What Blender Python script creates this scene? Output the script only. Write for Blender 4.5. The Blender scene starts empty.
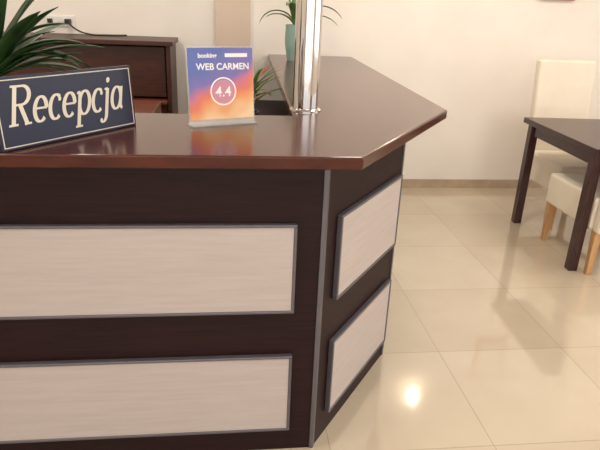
import bpy, bmesh, math, random
from mathutils import Vector, Matrix
random.seed(4)
scene=bpy.context.scene
scene.view_settings.view_transform='Standard'
scene.view_settings.look='None'

# ---------- helpers ----------
def lin(c):
    return tuple(((v/255)/12.92 if v/255<=.04045 else (((v/255)+.055)/1.055)**2.4) for v in c)+(1,)
def mat(name,col,rough=.5,metal=0,**k):
    m=bpy.data.materials.new(name);m.use_nodes=True
    b=m.node_tree.nodes['Principled BSDF']
    b.inputs['Base Color'].default_value=lin(col);b.inputs['Roughness'].default_value=rough;b.inputs['Metallic'].default_value=metal
    for kk,v in k.items(): b.inputs[kk.replace('_',' ')].default_value=v
    return m
def noisemat(name,c1,c2,scale=(1,1,1),ns=8,rough=.5,bump=0,detail=5,**k):
    m=mat(name,c1,rough,**k);nt=m.node_tree;b=nt.nodes['Principled BSDF']
    tc=nt.nodes.new('ShaderNodeTexCoord');mp=nt.nodes.new('ShaderNodeMapping');mp.inputs['Scale'].default_value=scale
    n=nt.nodes.new('ShaderNodeTexNoise');n.inputs['Scale'].default_value=ns;n.inputs['Detail'].default_value=detail
    r=nt.nodes.new('ShaderNodeValToRGB');r.color_ramp.elements[0].color=lin(c1);r.color_ramp.elements[1].color=lin(c2)
    r.color_ramp.elements[0].position=.3;r.color_ramp.elements[1].position=.7
    L=nt.links.new;L(tc.outputs['Object'],mp.inputs[0]);L(mp.outputs[0],n.inputs[0]);L(n.outputs[0],r.inputs[0]);L(r.outputs[0],b.inputs['Base Color'])
    if bump:
        bp=nt.nodes.new('ShaderNodeBump');bp.inputs['Strength'].default_value=bump;bp.inputs['Distance'].default_value=.002
        L(n.outputs[0],bp.inputs['Height']);L(bp.outputs[0],b.inputs['Normal'])
    return m
def emis(name,col,s):
    m=mat(name,col,.5);b=m.node_tree.nodes['Principled BSDF']
    b.inputs['Emission Color'].default_value=lin(col);b.inputs['Emission Strength'].default_value=s
    return m
def link(o): scene.collection.objects.link(o);return o
def mesh(name,verts,faces,m,smooth=False):
    me=bpy.data.meshes.new(name);me.from_pydata([tuple(v) for v in verts],[],faces);me.materials.append(m)
    bm=bmesh.new();bm.from_mesh(me);bmesh.ops.recalc_face_normals(bm,faces=bm.faces);bm.to_mesh(me);bm.free()
    if smooth:
        for p in me.polygons:p.use_smooth=True
    return link(bpy.data.objects.new(name,me))
def bevel(o,w,s=2):
    if w:
        b=o.modifiers.new('b','BEVEL');b.width=w;b.segments=s;b.limit_method='ANGLE';b.angle_limit=.6
    return o
def box(name,x0,x1,y0,y1,z0,z1,m,bv=0,s=2):
    cx,cy,cz=(x0+x1)/2,(y0+y1)/2,(z0+z1)/2
    v=[(x-cx,y-cy,z-cz) for x in(x0,x1) for y in(y0,y1) for z in(z0,z1)]
    f=[(0,1,3,2),(4,6,7,5),(0,4,5,1),(2,3,7,6),(0,2,6,4),(1,5,7,3)]
    o=mesh(name,v,f,m);o.location=(cx,cy,cz);return bevel(o,bv,s)
def prism(name,poly,z0,z1,m,bv=0,s=3):
    n=len(poly);v=[(x,y,z0) for x,y in poly]+[(x,y,z1) for x,y in poly]
    f=[tuple(range(n))[::-1],tuple(range(n,2*n))]+[(i,(i+1)%n,n+(i+1)%n,n+i) for i in range(n)]
    return bevel(mesh(name,v,f,m),bv,s)
def lathe(name,prof,m,loc=(0,0,0),seg=48,caps=True):
    v=[];f=[]
    for r,z in prof:
        for i in range(seg):
            a=2*math.pi*i/seg;v.append((r*math.cos(a),r*math.sin(a),z))
    for j in range(len(prof)-1):
        for i in range(seg):
            f.append((j*seg+i,j*seg+(i+1)%seg,(j+1)*seg+(i+1)%seg,(j+1)*seg+i))
    if caps: f.append(tuple(range(seg))[::-1]);f.append(tuple(range((len(prof)-1)*seg,len(prof)*seg)))
    o=mesh(name,v,f,m);o.location=loc
    for p in o.data.polygons:p.use_smooth=len(p.vertices)==4
    es=o.modifiers.new('e','EDGE_SPLIT');es.split_angle=.7
    return o
def group(name,parts,loc=(0,0,0),rot=(0,0,0),local=False):
    e=link(bpy.data.objects.new(name,None));e.location=loc;e.rotation_euler=rot;e.empty_display_size=.1
    for p in parts:
        p.parent=e
        if not local:p.location=p.location-Vector(loc)
    return e
def leafmesh(name,leaves,m,cup=.25):
    """leaves: (base,azimuth,elev,length,width,droop)"""
    V=[];F=[];N=10
    for (b,az,el,L,W,dr) in leaves:
        p=Vector(b);d0=len(V);e=el
        side=Vector((-math.sin(az),math.cos(az),0))
        for i in range(N+1):
            t=i/N
            w=W*(math.sin(math.pi*min(1,t*.93+.07))**.75)*.5
            if i==N:w=.0008
            dirv=Vector((math.cos(az)*math.cos(e),math.sin(az)*math.cos(e),math.sin(e)))
            up=side.cross(dirv)*-1
            V.extend([p+side*w+up*w*cup,p,p-side*w+up*w*cup])
            p=p+dirv*(L/N);e-=dr/N
        for i in range(N):
            a=d0+i*3
            F.append((a,a+1,a+4,a+3));F.append((a+1,a+2,a+5,a+4))
    o=mesh(name,V,F,m,True)
    s=o.modifiers.new('s','SOLIDIFY');s.thickness=.0015
    return o

# ---------- materials ----------
M_wall=noisemat('plaster_wall',(235,226,216),(240,232,223),ns=3,rough=.85)
M_ceil=mat('ceiling_paint',(240,237,232),.9)
M_wenge=noisemat('wenge_laminate',(27,9,11),(42,18,19),(1.2,1.2,25),6,.5,Specular_IOR_Level=.22)
M_wtop=noisemat('counter_top_gloss',(60,23,14),(82,34,21),(1.5,14,4),5,.19,Coat_Weight=.15,Coat_Roughness=.12,Specular_IOR_Level=.42)
M_pan=noisemat('light_oak_panel',(182,169,164),(190,178,173),(1.5,1.5,22),4,.5)
M_alu=mat('grey_aluminium',(104,100,106),.4,.5)
M_chrome=mat('chrome',(215,210,208),.1,1)
M_navy=mat('sign_navy',(14,18,50),.35)
M_cream=mat('sign_cream',(220,212,196),.5)
M_leath=noisemat('cream_leather',(230,217,197),(237,225,207),ns=6,rough=.45)
M_legs=noisemat('beech_wood',(186,138,92),(204,160,112),(8,8,1),5,.4)
M_table=noisemat('dark_table_wood',(46,20,22),(64,31,30),(12,2,2),5,.25)
M_cab=noisemat('brown_cabinet_wood',(56,27,18),(74,39,27),(2,2,16),5,.4)
M_cab2=noisemat('red_brown_wood',(92,46,32),(112,60,42),(2,2,16),5,.35)
M_leaf=noisemat('leaf_dark',(26,48,24),(50,84,38),ns=14,rough=.35)
M_leaf2=noisemat('leaf_bright',(70,104,50),(110,144,76),ns=14,rough=.35)
M_leaf3=noisemat('leaf_red',(140,66,44),(176,98,60),ns=14,rough=.4)
M_pot=mat('white_ceramic',(228,226,220),.25)
M_potd=mat('dark_pot',(44,34,32),.4)
M_glass=mat('green_glass',(148,180,168),.06,Alpha=.72)
M_base=noisemat('baseboard_tile',(172,150,126),(188,166,142),ns=9,rough=.3)
M_frame=mat('white_frame',(235,232,225),.5)

# floor tiles
mf=mat('polished_tile_floor',(216,196,164),.08);nt=mf.node_tree;b=nt.nodes['Principled BSDF'];L=nt.links.new
tc=nt.nodes.new('ShaderNodeTexCoord');mp=nt.nodes.new('ShaderNodeMapping');mp.inputs['Location'].default_value=(-.95+6,-2.16+6,0)
br=nt.nodes.new('ShaderNodeTexBrick');br.offset=0;br.squash=1
br.inputs['Scale'].default_value=1;br.inputs['Brick Width'].default_value=.6;br.inputs['Row Height'].default_value=.6
br.inputs['Mortar Size'].default_value=.002;br.inputs['Mortar Smooth'].default_value=.1
br.inputs['Color1'].default_value=lin((196,180,158));br.inputs['Color2'].default_value=lin((203,189,168));br.inputs['Mortar'].default_value=lin((176,160,138))
nz=nt.nodes.new('ShaderNodeTexNoise');nz.inputs['Scale'].default_value=3;nz.inputs['Detail'].default_value=6
mx=nt.nodes.new('ShaderNodeMix');mx.data_type='RGBA';mx.blend_type='MULTIPLY';mx.inputs[0].default_value=.3
rp=nt.nodes.new('ShaderNodeValToRGB');rp.color_ramp.elements[0].color=(.78,.74,.68,1);rp.color_ramp.elements[1].color=(1,1,1,1)
rp.color_ramp.elements[0].position=.3;rp.color_ramp.elements[1].position=.65
L(tc.outputs['Object'],mp.inputs[0]);L(mp.outputs[0],br.inputs[0]);L(tc.outputs['Object'],nz.inputs[0]);L(nz.outputs[0],rp.inputs[0])
L(br.outputs[0],mx.inputs[6]);L(rp.outputs[0],mx.inputs[7]);L(mx.outputs[2],b.inputs['Base Color'])
b.inputs['Specular IOR Level'].default_value=1.0
b.inputs['Coat Weight'].default_value=.5;b.inputs['Coat Roughness'].default_value=.04

# ---------- room ----------
X0,X1,Y0,Y1,H=-3.2,5.2,-2.6,4.64,2.8
fl=box('floor',X0-.1,X1+.1,Y0-.1,Y1+.1,-.1,0,mf);
for vv in fl.data.vertices: vv.co+=fl.location
fl.location=(0,0,0)
box('ceiling',X0-.1,X1+.1,Y0-.1,Y1+.1,H,H+.1,M_ceil)
box('wall_back',X0-.1,X1+.1,Y1,Y1+.12,0,H,M_wall)
box('wall_left',X0-.12,X0,Y0,Y1,0,H,M_wall)
group('wall_right',[box('below',X1,X1+.12,Y0,Y1,0,.8,M_wall),box('above',X1,X1+.12,Y0,Y1,2.4,H,M_wall),
 box('side_a',X1,X1+.12,Y0,-1.6,.8,2.4,M_wall),box('side_b',X1,X1+.12,3.2,Y1,.8,2.4,M_wall)])
group('wall_front',[box('below',X0,X1,Y0-.12,Y0,0,.5,M_wall),box('above',X0,X1,Y0-.12,Y0,2.5,H,M_wall),
 box('side_a',X0,-2,Y0-.12,Y0,.5,2.5,M_wall),box('side_b',3.6,X1,Y0-.12,Y0,.5,2.5,M_wall)])
group('window_1',[box('bar_%d'%i,X1+.03,X1+.09,y-.03,y+.03,.8,2.4,M_frame) for i,y in enumerate((-1.57,0,1.6,3.17))]+
 [box('rail_%d'%i,X1+.03,X1+.09,-1.54,3.14,z-.03,z+.03,M_frame) for i,z in enumerate((.83,2.37))])
group('window_2',[box('bar_%d'%i,x-.03,x+.03,Y0-.09,Y0-.03,.5,2.5,M_frame) for i,x in enumerate((-1.97,-.1,1.7,3.57))]+
 [box('rail_%d'%i,-1.94,3.54,Y0-.09,Y0-.03,z-.03,z+.03,M_frame) for i,z in enumerate((.53,2.47))])
box('baseboard_back',X0,X1,Y1-.012,Y1,0,.075,M_base)
box('trim_1',-.10,.16,Y1-.03,Y1,.0,H,mat('beige_pilaster',(214,194,176),.7))

# ---------- reception counter ----------
Fy=1.599;C=(.285,Fy);G=(.681,2.156);bd=Vector((.580,.814));bn=Vector((.814,-.580))
top=prism('counter_top',[(-1.7,1.53),(.37,1.53),(.90,2.32),(.955,4.63),(.30,4.63),(.235,2.13),(-1.7,2.13)],1.040,1.078,M_wtop,.006)
bodyf=prism('body',[(-1.62,Fy),C,G,(.70,2.2),(.72,4.62),(.60,4.62),(.58,2.26),(.22,1.72),(-1.62,1.72)],.0,1.040,M_wenge,.0)
parts=[top,bodyf]
def panel(nm,org,dx,nrm,s0,s1,z0,z1):
    ps=[]
    def slab(n,a0,a1,c0,c1,d0,d1,m,bv):
        vs=[]
        for a in(a0,a1):
            for d in(d0,d1):
                for z in(c0,c1):
                    q=Vector(org)+Vector(dx)*a+Vector(nrm)*d;vs.append((q.x,q.y,z))
        f=[(0,1,3,2),(4,6,7,5),(0,4,5,1),(2,3,7,6),(0,2,6,4),(1,5,7,3)]
        return bevel(mesh(n,vs,f,m),bv,2)
    fw=.010
    ps.append(slab(nm+'_board',s0+fw,s1-fw,z0+fw,z1-fw,0,.016,M_pan,0))
    ps.append(slab(nm+'_frame_top',s0,s1,z1-fw,z1,0,.020,M_alu,.003))
    ps.append(slab(nm+'_frame_bottom',s0,s1,z0,z0+fw,0,.020,M_alu,.003))
    ps.append(slab(nm+'_frame_a',s0,s0+fw,z0+fw,z1-fw,0,.020,M_alu,.003))
    ps.append(slab(nm+'_frame_b',s1-fw,s1,z0+fw,z1-fw,0,.020,M_alu,.003))
    return ps
for i,(z0,z1) in enumerate(((.556,.857),(.095,.397))):
    parts+=panel('front_panel_%d'%i,(0,Fy),(1,0),(0,-1),-1.5,.200,z0,z1)
    parts+=panel('side_panel_%d'%i,C,bd,bn,.087,.650,z0,z1)
parts.append(prism('corner_trim',[(C[0]-.010,Fy+.001),(C[0]-.010,Fy-.004),(C[0]+.002,Fy-.006),(C[0]+bd.x*.010+bn.x*.004,Fy+bd.y*.010+bn.y*.004),(C[0]+bd.x*.010,Fy+bd.y*.010)],0,1.04,M_alu))
E=Vector(G)
parts.append(prism('edge_trim',[tuple(E-bd*.01),tuple(E-bd*.01+bn*.004),tuple(E+bn*.004),tuple(E)],0,1.04,M_alu))
parts.append(box('inner_desk',-.1,.60,2.55,4.6,.70,.73,M_wenge,.003))
parts.append(box('inner_desk_leg',-.1,-.06,2.58,4.56,0,.70,M_wenge))
group('reception_counter',parts)

# ---------- chrome column ----------
group('chrome_column',[lathe('flange',[(.062,0),(.062,.004),(.056,.009),(.05,.011)],M_chrome,(0,0,0)),
 lathe('tube',[(.050,.009),(.050,1.715)],M_chrome,(0,0,0),64),
 lathe('ceiling_flange',[(.05,1.70),(.058,1.71),(.062,1.722)],M_chrome,(0,0,0))],(.294,2.25,1.078),local=True)

# ---------- sign ----------
def ribbon(name,strokes,m,thin,thick,sx,sy,shear,ox,oz,y):
    V=[];F=[]
    yy=y
    for st in strokes:
        if st[0]=='dot':
            _,cx,cz,r=st;k=len(V)
            for i in range(16):
                a=2*math.pi*i/16;X=cx+r*math.cos(a);Z=cz+r*math.sin(a)
                V.append((ox+(X+shear*Z)*sx,yy,oz+Z*sy))
            F.append(tuple(range(k,k+16)));continue
        pts=st;k=len(V);n=len(pts)
        for i,(X,Z) in enumerate(pts):
            a=pts[max(0,i-1)];c=pts[min(n-1,i+1)];dx,dz=c[0]-a[0],c[1]-a[1];l=math.hypot(dx,dz) or 1
            dx/=l;dz/=l
            w=(thin+(thick-thin)*abs(dz)**1.3)*.5
            for s in(1,-1):
                px,pz=X-dz*w*s,Z+dx*w*s
                V.append((ox+(px+shear*pz)*sx,yy,oz+pz*sy))
        for i in range(n-1): F.append((k+2*i,k+2*i+1,k+2*i+3,k+2*i+2))
        yy-=.00002
    return mesh(name,V,F,m)
def arc(cx,cz,rx,rz,a0,a1,n=24):
    return [(cx+rx*math.cos(math.radians(a0+(a1-a0)*i/n)),cz+rz*math.sin(math.radians(a0+(a1-a0)*i/n))) for i in range(n+1)]
def line(*p):
    o=[]
    for a,b_ in zip(p,p[1:]):
        for i in range(6):o.append((a[0]+(b_[0]-a[0])*i/6,a[1]+(b_[1]-a[1])*i/6))
    return o+[p[-1]]
G_={
'R':([line((.12,0),(.12,.75)),line((.12,.735),(.32,.735))+arc(.32,.56,.2,.175,90,-90)+line((.32,.385),(.12,.385)),line((.28,.385),(.5,0)),line((0,.012),(.25,.012)),line((0,.738),(.13,.738)),line((.42,.012),(.62,.012))],.64),
'e':([line((.06,.27),(.38,.27))+arc(.22,.25,.17,.24,8,315)],.45),
'c':([arc(.22,.25,.17,.24,50,312),('dot',.33,.40,.045)],.42),
'p':([line((.1,.47),(.1,-.24)),arc(.26,.25,.17,.24,160,-160),line((0,-.23),(.23,-.23)),line((.0,.46),(.11,.48))],.50),
'j':([line((.12,.48),(.12,-.08))+arc(.0,-.08,.12,.15,0,-110),('dot',.12,.66,.06),line((.02,.47),(.13,.48)),('dot',-.05,-.19,.045)],.24),
'a':([arc(.22,.25,.16,.24,0,360),line((.38,.49),(.38,.06),(.46,.01))],.48)}
st=[];x=0
for ch in 'Recepcja':
    g,adv=G_[ch]
    for s in g:
        st.append(('dot',s[1]+x,s[2],s[3]) if s[0]=='dot' else [(a+x,c) for a,c in s])
    x+=adv
SW,SH=.470,.188
sp=[box('board',0,SW,0,.018,0,SH,M_navy,.002)]
for nm,a in(('border_top',(.007,SW-.007,SH-.0095,SH-.007)),('border_bottom',(.007,SW-.007,.007,.0095)),('border_left',(.007,.0095,.0095,SH-.0095)),('border_right',(SW-.0095,SW-.007,.0095,SH-.0095))):
    sp.append(box(nm,a[0],a[1],-.001,0.0005,a[2],a[3],M_cream))
sp.append(ribbon('lettering',st,M_cream,.042,.112,.398/x/1.02,.136,.27,.030,.062,-.0012))
sp.append(box('foot',.05,SW-.05,.016,.05,0,.012,M_navy,.001))
group('reception_sign',sp,(-.585,1.538,1.0785),(math.radians(-4),0,math.radians(52.9)),local=True)

# ---------- acrylic poster stand ----------
mp_=mat('poster_print',(90,90,180),.3);nt=mp_.node_tree;b=nt.nodes['Principled BSDF']
tc=nt.nodes.new('ShaderNodeTexCoord');sep=nt.nodes.new('ShaderNodeSeparateXYZ')
nz=nt.nodes.new('ShaderNodeTexNoise');nz.inputs['Scale'].default_value=7
ad=nt.nodes.new('ShaderNodeMath');ad.operation='MULTIPLY_ADD';ad.inputs[1].default_value=-1.1;ad.inputs[2].default_value=.44
ad2=nt.nodes.new('ShaderNodeMath');ad2.operation='MULTIPLY_ADD';ad2.inputs[1].default_value=.6
ad3=nt.nodes.new('ShaderNodeMath');ad3.operation='ADD'
rp=nt.nodes.new('ShaderNodeValToRGB')
cols=[(0,(96,112,178)),(.34,(126,116,178)),(.5,(206,120,140)),(.64,(226,126,96)),(.8,(234,166,114)),(1,(242,210,168))]
e=rp.color_ramp.elements
e[0].position,e[0].color=cols[0][0],lin(cols[0][1]);e[1].position,e[1].color=1,lin(cols[-1][1])
for p_,c_ in cols[1:-1]:
    q=e.new(p_);q.color=lin(c_)
L=nt.links.new
sc=nt.nodes.new('ShaderNodeVectorMath');sc.operation='MULTIPLY';sc.inputs[1].default_value=(3.2,1,3.6)
L(tc.outputs['Object'],sc.inputs[0]);L(sc.outputs[0],sep.inputs[0])
L(tc.outputs['Object'],nz.inputs[0]);L(sep.outputs[2],ad.inputs[0])
L(sep.outputs[0],ad2.inputs[0]);L(ad.outputs[0],ad2.inputs[2]);L(ad2.outputs[0],ad3.inputs[0])
nm_=nt.nodes.new('ShaderNodeMath');nm_.operation='MULTIPLY_ADD';nm_.inputs[1].default_value=.9;nm_.inputs[2].default_value=-.45
L(nz.outputs[0],nm_.inputs[0]);L(nm_.outputs[0],ad3.inputs[1]);L(ad3.outputs[0],rp.inputs[0]);L(rp.outputs[0],b.inputs['Base Color'])
M_acr=mat('clear_acrylic',(240,240,240),.04,Alpha=.25)
M_white=mat('poster_white',(245,240,238),.4)
W,Hh=.235,.250
pp=[box('holder',0,W,-.002,.003,0,Hh,M_acr),box('poster',.004,W-.004,-.0035,-.002,.018,Hh-.003,mp_),
    box('foot',0,W,-.03,.06,0,.004,M_acr)]
cx,cz=W*.52,.108
def disc(nm,r0,r1,y,m):
    V=[];F=[];n=40
    for i in range(n):
        a=2*math.pi*i/n
        V+= [(cx+r0*math.cos(a),y,cz+r0*math.sin(a)),(cx+r1*math.cos(a),y,cz+r1*math.sin(a))]
    for i in range(n):
        j=(i+1)%n;F.append((2*i,2*i+1,2*j+1,2*j))
    return mesh(nm,V,F,m)
pp.append(disc('badge_ring',.041,.046,-.0040,M_white))
pp.append(disc('badge_fill',.0005,.038,-.0039,mat('badge_fill',(206,142,160),.4)))
def text(nm,s,size,x,z,y,m):
    cu=bpy.data.curves.new(nm,'FONT');cu.body=s;cu.size=size;cu.align_x='CENTER';cu.offset=.0006
    o=bpy.data.objects.new(nm,cu);link(o);dg=bpy.context.evaluated_depsgraph_get();dg.update()
    me=bpy.data.meshes.new_from_object(o.evaluated_get(dg));me.materials.clear();me.materials.append(m)
    bpy.data.objects.remove(o);o=link(bpy.data.objects.new(nm,me))
    o.location=(x,y,z);o.rotation_euler=(math.pi/2,0,0);return o
pp.append(text('badge_text','4.4',.046,cx,cz-.016,-.0044,M_white))
pp.append(text('title_text','WEB CARMEN',.029,W*.53,.178,-.0042,M_white))
pp.append(text('header_text','booking',.020,W*.30,.216,-.0042,M_white))
pp.append(box('header_strip',W*.56,W*.90,-.0041,-.0036,.217,.229,M_white))
group('acrylic_poster_stand',pp,(-.130,1.905,1.0785),(math.radians(-5),0,math.radians(23)),local=True)

# ---------- cabinet at wall ----------
cb=[box('top',-1.78,-.38,4.14,4.61,1.15,1.18,M_cab,.004),box('side_right',-.43,-.40,4.17,4.60,0,1.15,M_cab,.002),
 box('side_left',-1.76,-1.73,4.17,4.60,0,1.15,M_cab,.002),box('back',-1.73,-.43,4.57,4.60,0,1.15,M_cab),
 box('upper_door',-1.72,-.44,4.20,4.225,.80,1.14,M_cab,.004),box('ledge',-1.73,-.43,4.12,4.57,.76,.785,M_cab2,.004),
 box('lower_door_left',-1.72,-1.09,4.20,4.225,.04,.75,M_cab,.004),box('lower_door_right',-1.07,-.44,4.20,4.225,.04,.75,M_cab,.004),
 box('plinth',-1.73,-.43,4.24,4.57,0,.05,M_wenge)]
group('wooden_cabinet',cb)
group('drawer_unit',[box('case',-.66,-.43,3.35,3.75,.02,.85,M_cab2,.006),box('drawer_1',-.65,-.44,3.335,3.35,.58,.81,M_cab,.003),
  box('drawer_2',-.65,-.44,3.335,3.35,.32,.56,M_cab,.003),box('drawer_3',-.65,-.44,3.335,3.35,.06,.30,M_cab,.003),box('plinth',-.64,-.45,3.37,3.73,0,.02,M_wenge)])
# socket plate, plugs and cable on the wall over the cabinet
cu=bpy.data.curves.new('cable','CURVE');cu.dimensions='3D';cu.bevel_depth=.0055;s_=cu.splines.new('BEZIER')
cp=[(-1.165,4.585,1.262),(-1.10,4.55,1.215),(-1.0,4.50,1.188),(-.86,4.47,1.187),(-.74,4.52,1.187)]
s_.bezier_points.add(4)
for q,c_ in zip(s_.bezier_points,cp): q.co=c_;q.handle_left_type=q.handle_right_type='AUTO'
cu.materials.append(M_potd);cab=link(bpy.data.objects.new('cable',cu))
group('wall_outlet',[box('plate',-1.33,-1.12,Y1-.012,Y1,1.225,1.305,M_frame,.004),box('socket_1',-1.32,-1.26,Y1-.018,Y1-.011,1.235,1.295,M_pot,.003),
 box('socket_2',-1.255,-1.195,Y1-.018,Y1-.011,1.235,1.295,M_pot,.003),box('plug_1',-1.305,-1.275,Y1-.055,Y1-.017,1.250,1.280,M_potd,.004),box('plug_2',-1.182,-1.145,Y1-.065,Y1-.011,1.248,1.282,M_potd,.004),cab])

# ---------- plants ----------
L1=[]
for i in range(18):
    az=random.uniform(-.9,2.6) if i<12 else random.uniform(0,6.28)
    L1.append(((0,0,.12),az,random.uniform(.4,1.3),random.uniform(.26,.38),random.uniform(.05,.085),random.uniform(.3,1.5)))
L1.append(((0,0,.12),.15,.5,.30,.07,.9));L1.append(((0,0,.12),-.1,.9,.32,.07,1.6));L1.append(((0,0,.12),.5,1.2,.42,.06,.5))
L1.append(((0,0,.12),.9,1.5,.46,.05,.1));L1.append(((0,0,.12),-.6,1.3,.40,.055,.3))
pl=group('potted_plant',[lathe('pot',[(.045,0),(.06,.10),(.065,.12),(.058,.12),(.055,.105)],M_potd,(0,0,0)),leafmesh('leaves',L1,M_leaf)],(-.755,2.0,1.078),local=True)
L2=[]
for az,el,le,w,dr in((3.2,1.25,.34,.06,2.6),(.0,1.25,.42,.06,2.3),(-.3,1.2,.36,.05,1.2),(2.8,1.4,.42,.05,.7),(4.4,1.2,.38,.055,1.7),(1.6,1.4,.28,.05,.4),(5.5,1.45,.42,.045,.6),(3.5,1.0,.26,.05,1.6),(6.0,.9,.34,.05,1.8)):
    L2.append(((0,0,.22),az,el,le,w,dr))
group('orchid_plant',[lathe('vase',[(.05,0),(.055,.02),(.070,.12),(.066,.24),(.058,.24),(.05,.03)],M_glass,(0,0,0)),
  leafmesh('leaves',L2,M_leaf2),lathe('stem',[(.012,.02),(.01,.24)],M_leaf,(0,0,0),10)],(.455,4.20,1.078),local=True)
def fern(n,s): return [((random.uniform(-.03,.03),random.uniform(-.03,.03),.21),random.uniform(0,6.28),random.uniform(.8,1.5),random.uniform(.16,.28)*s,random.uniform(.02,.04),random.uniform(.2,1.5)) for i in range(n)]
group('potted_fern',[lathe('pot',[(.05,0),(.07,.19),(.075,.21),(.065,.21),(.06,.19)],M_potd,(0,0,0)),leafmesh('leaves',fern(34,1.1),M_leaf2),leafmesh('red_leaves',fern(14,1.0),M_leaf3)],(.075,2.95,.73),local=True)
group('white_bowl',[lathe('bowl',[(.025,0),(.04,.01),(.06,.15),(.056,.15),(.03,.015)],M_pot,(0,0,0),caps=False)],(.04,2.70,.73),local=True)

# ---------- table ----------
tp=[box('table_top',2.085,3.55,2.955,3.90,.728,.765,M_table,.004)]
for i,(x,y) in enumerate(((2.093,2.995),(2.093,3.80),(3.46,2.995),(3.46,3.80))):
    tp.append(box('leg_%d'%(i+1),x,x+.055,y-.028,y+.028,0,.728,M_table,.003))
tp+= [box('apron_left',2.11,2.13,3.03,3.77,.66,.728,M_table),box('apron_far',2.15,3.46,3.80,3.82,.66,.728,M_table),box('apron_near',2.15,3.46,2.985,3.005,.66,.728,M_table),box('apron_right',3.48,3.50,3.03,3.77,.66,.728,M_table)]
group('dining_table',tp,(2.10,3.80,0),(0,0,math.radians(-2.5)))

# ---------- chairs ----------
def chair(loc,rz,dp):
    ps=[box('seat',-.24,.24,.0,dp,.27,.475,M_leath,.02,4)]
    prof=[(0.0,.27),(-.004,.50),(-.02,.80),(-.06,1.14)]
    V=[];F=[];xs=(-.23,.23)
    for y,z in prof:
        for x_ in xs: V.append((x_,y,z));
    for y,z in prof:
        for x_ in xs: V.append((x_,y-.065,z))
    n=len(prof)
    for i in range(n-1):
        a=2*i;F.append((a,a+1,a+3,a+2));a+=2*n;F.append((a,a+2,a+3,a+1))
        F.append((2*i,2*i+2,2*n+2*i+2,2*n+2*i));F.append((2*i+1,2*n+2*i+1,2*n+2*i+3,2*i+3))
    F.append((0,2*n,2*n+1,1));k=2*(n-1);F.append((k,k+1,2*n+k+1,2*n+k))
    bk=mesh('back',V,F,M_leath);bevel(bk,.018,4);ps.append(bk)
    for i,(x_,y) in enumerate(((-.21,dp-.035),(.21,dp-.035),(-.205,-.02),(.205,-.02))):
        zt=.29
        v=[(x_-.015,y-.015,0),(x_+.015,y-.015,0),(x_+.015,y+.015,0),(x_-.015,y+.015,0)]
        v+=[(x_-.022,y-.022,zt),(x_+.022,y-.022,zt),(x_+.022,y+.022,zt),(x_-.022,y+.022,zt)]
        ps.append(bevel(mesh('leg_%d'%(i+1),v,[(3,2,1,0),(4,5,6,7),(0,1,5,4),(1,2,6,5),(2,3,7,6),(3,0,4,7)],M_legs),.003))
    return group('dining_chair',ps,loc,(0,0,rz),local=True)
chair((2.515,4.12,0),math.pi,.50)
chair((2.358,2.945,0),math.radians(-1),.545)

# ---------- wall picture + sconce ----------
group('picture_frame',[box('frame',2.42,2.72,4.61,4.64,1.56,2.0,mat('rose_frame',(190,130,120),.5),.004),box('print',2.45,2.69,4.605,4.611,1.595,1.97,M_cream)])
group('wall_sconce',[box('bracket',1.76,1.84,4.59,4.64,2.12,2.16,M_chrome,.004),
   lathe('shade',[(.02,0),(.035,.01),(.042,.05),(.035,.09)],emis('lamp_glass',(255,236,205),60),(1.8,4.55,2.10))])

# ---------- ceiling lamps ----------
em=emis('led_panel',(255,246,230),3)
for i,(x,y) in enumerate(((-1.6,1.0),(.9,.4),(3.6,.6),(2.7,2.9),(-1.2,3.2),(1.0,3.1))):
    group('ceiling_lamp',[box('housing',x-.32,x+.32,y-.32,y+.32,H-.03,H,M_frame),box('diffuser',x-.29,x+.29,y-.29,y+.29,H-.034,H-.03,em)])
    l=bpy.data.lights.new('ceiling_light','AREA');l.energy=19;l.size=.56;l.color=(1,.925,.83)
    o=link(bpy.data.objects.new('ceiling_light_source',l));o.location=(x,y,H-.04)

w=bpy.data.worlds.new('world');scene.world=w;w.use_nodes=True
w.node_tree.nodes['Background'].inputs[0].default_value=(1,.98,.955,1);w.node_tree.nodes['Background'].inputs[1].default_value=2.8

# ---------- camera ----------
cam=bpy.data.cameras.new('camera');cam.sensor_width=36;cam.lens=34.555;cam.clip_start=.05
co=link(bpy.data.objects.new('camera',cam))
phi,th,ro=.1300,.3726,.0437
R0=Vector((math.cos(phi),-math.sin(phi),0));Fh=Vector((math.sin(phi),math.cos(phi),0))
Fw=Fh*math.cos(th)-Vector((0,0,1))*math.sin(th)
U0=Fh*math.sin(th)+Vector((0,0,1))*math.cos(th)
R=R0*math.cos(ro)+U0*math.sin(ro);U=U0*math.cos(ro)-R0*math.sin(ro)
Mx=Matrix((( R.x,U.x,-Fw.x,0),(R.y,U.y,-Fw.y,0),(R.z,U.z,-Fw.z,1.48),(0,0,0,1)))
co.matrix_world=Mx
scene.camera=co
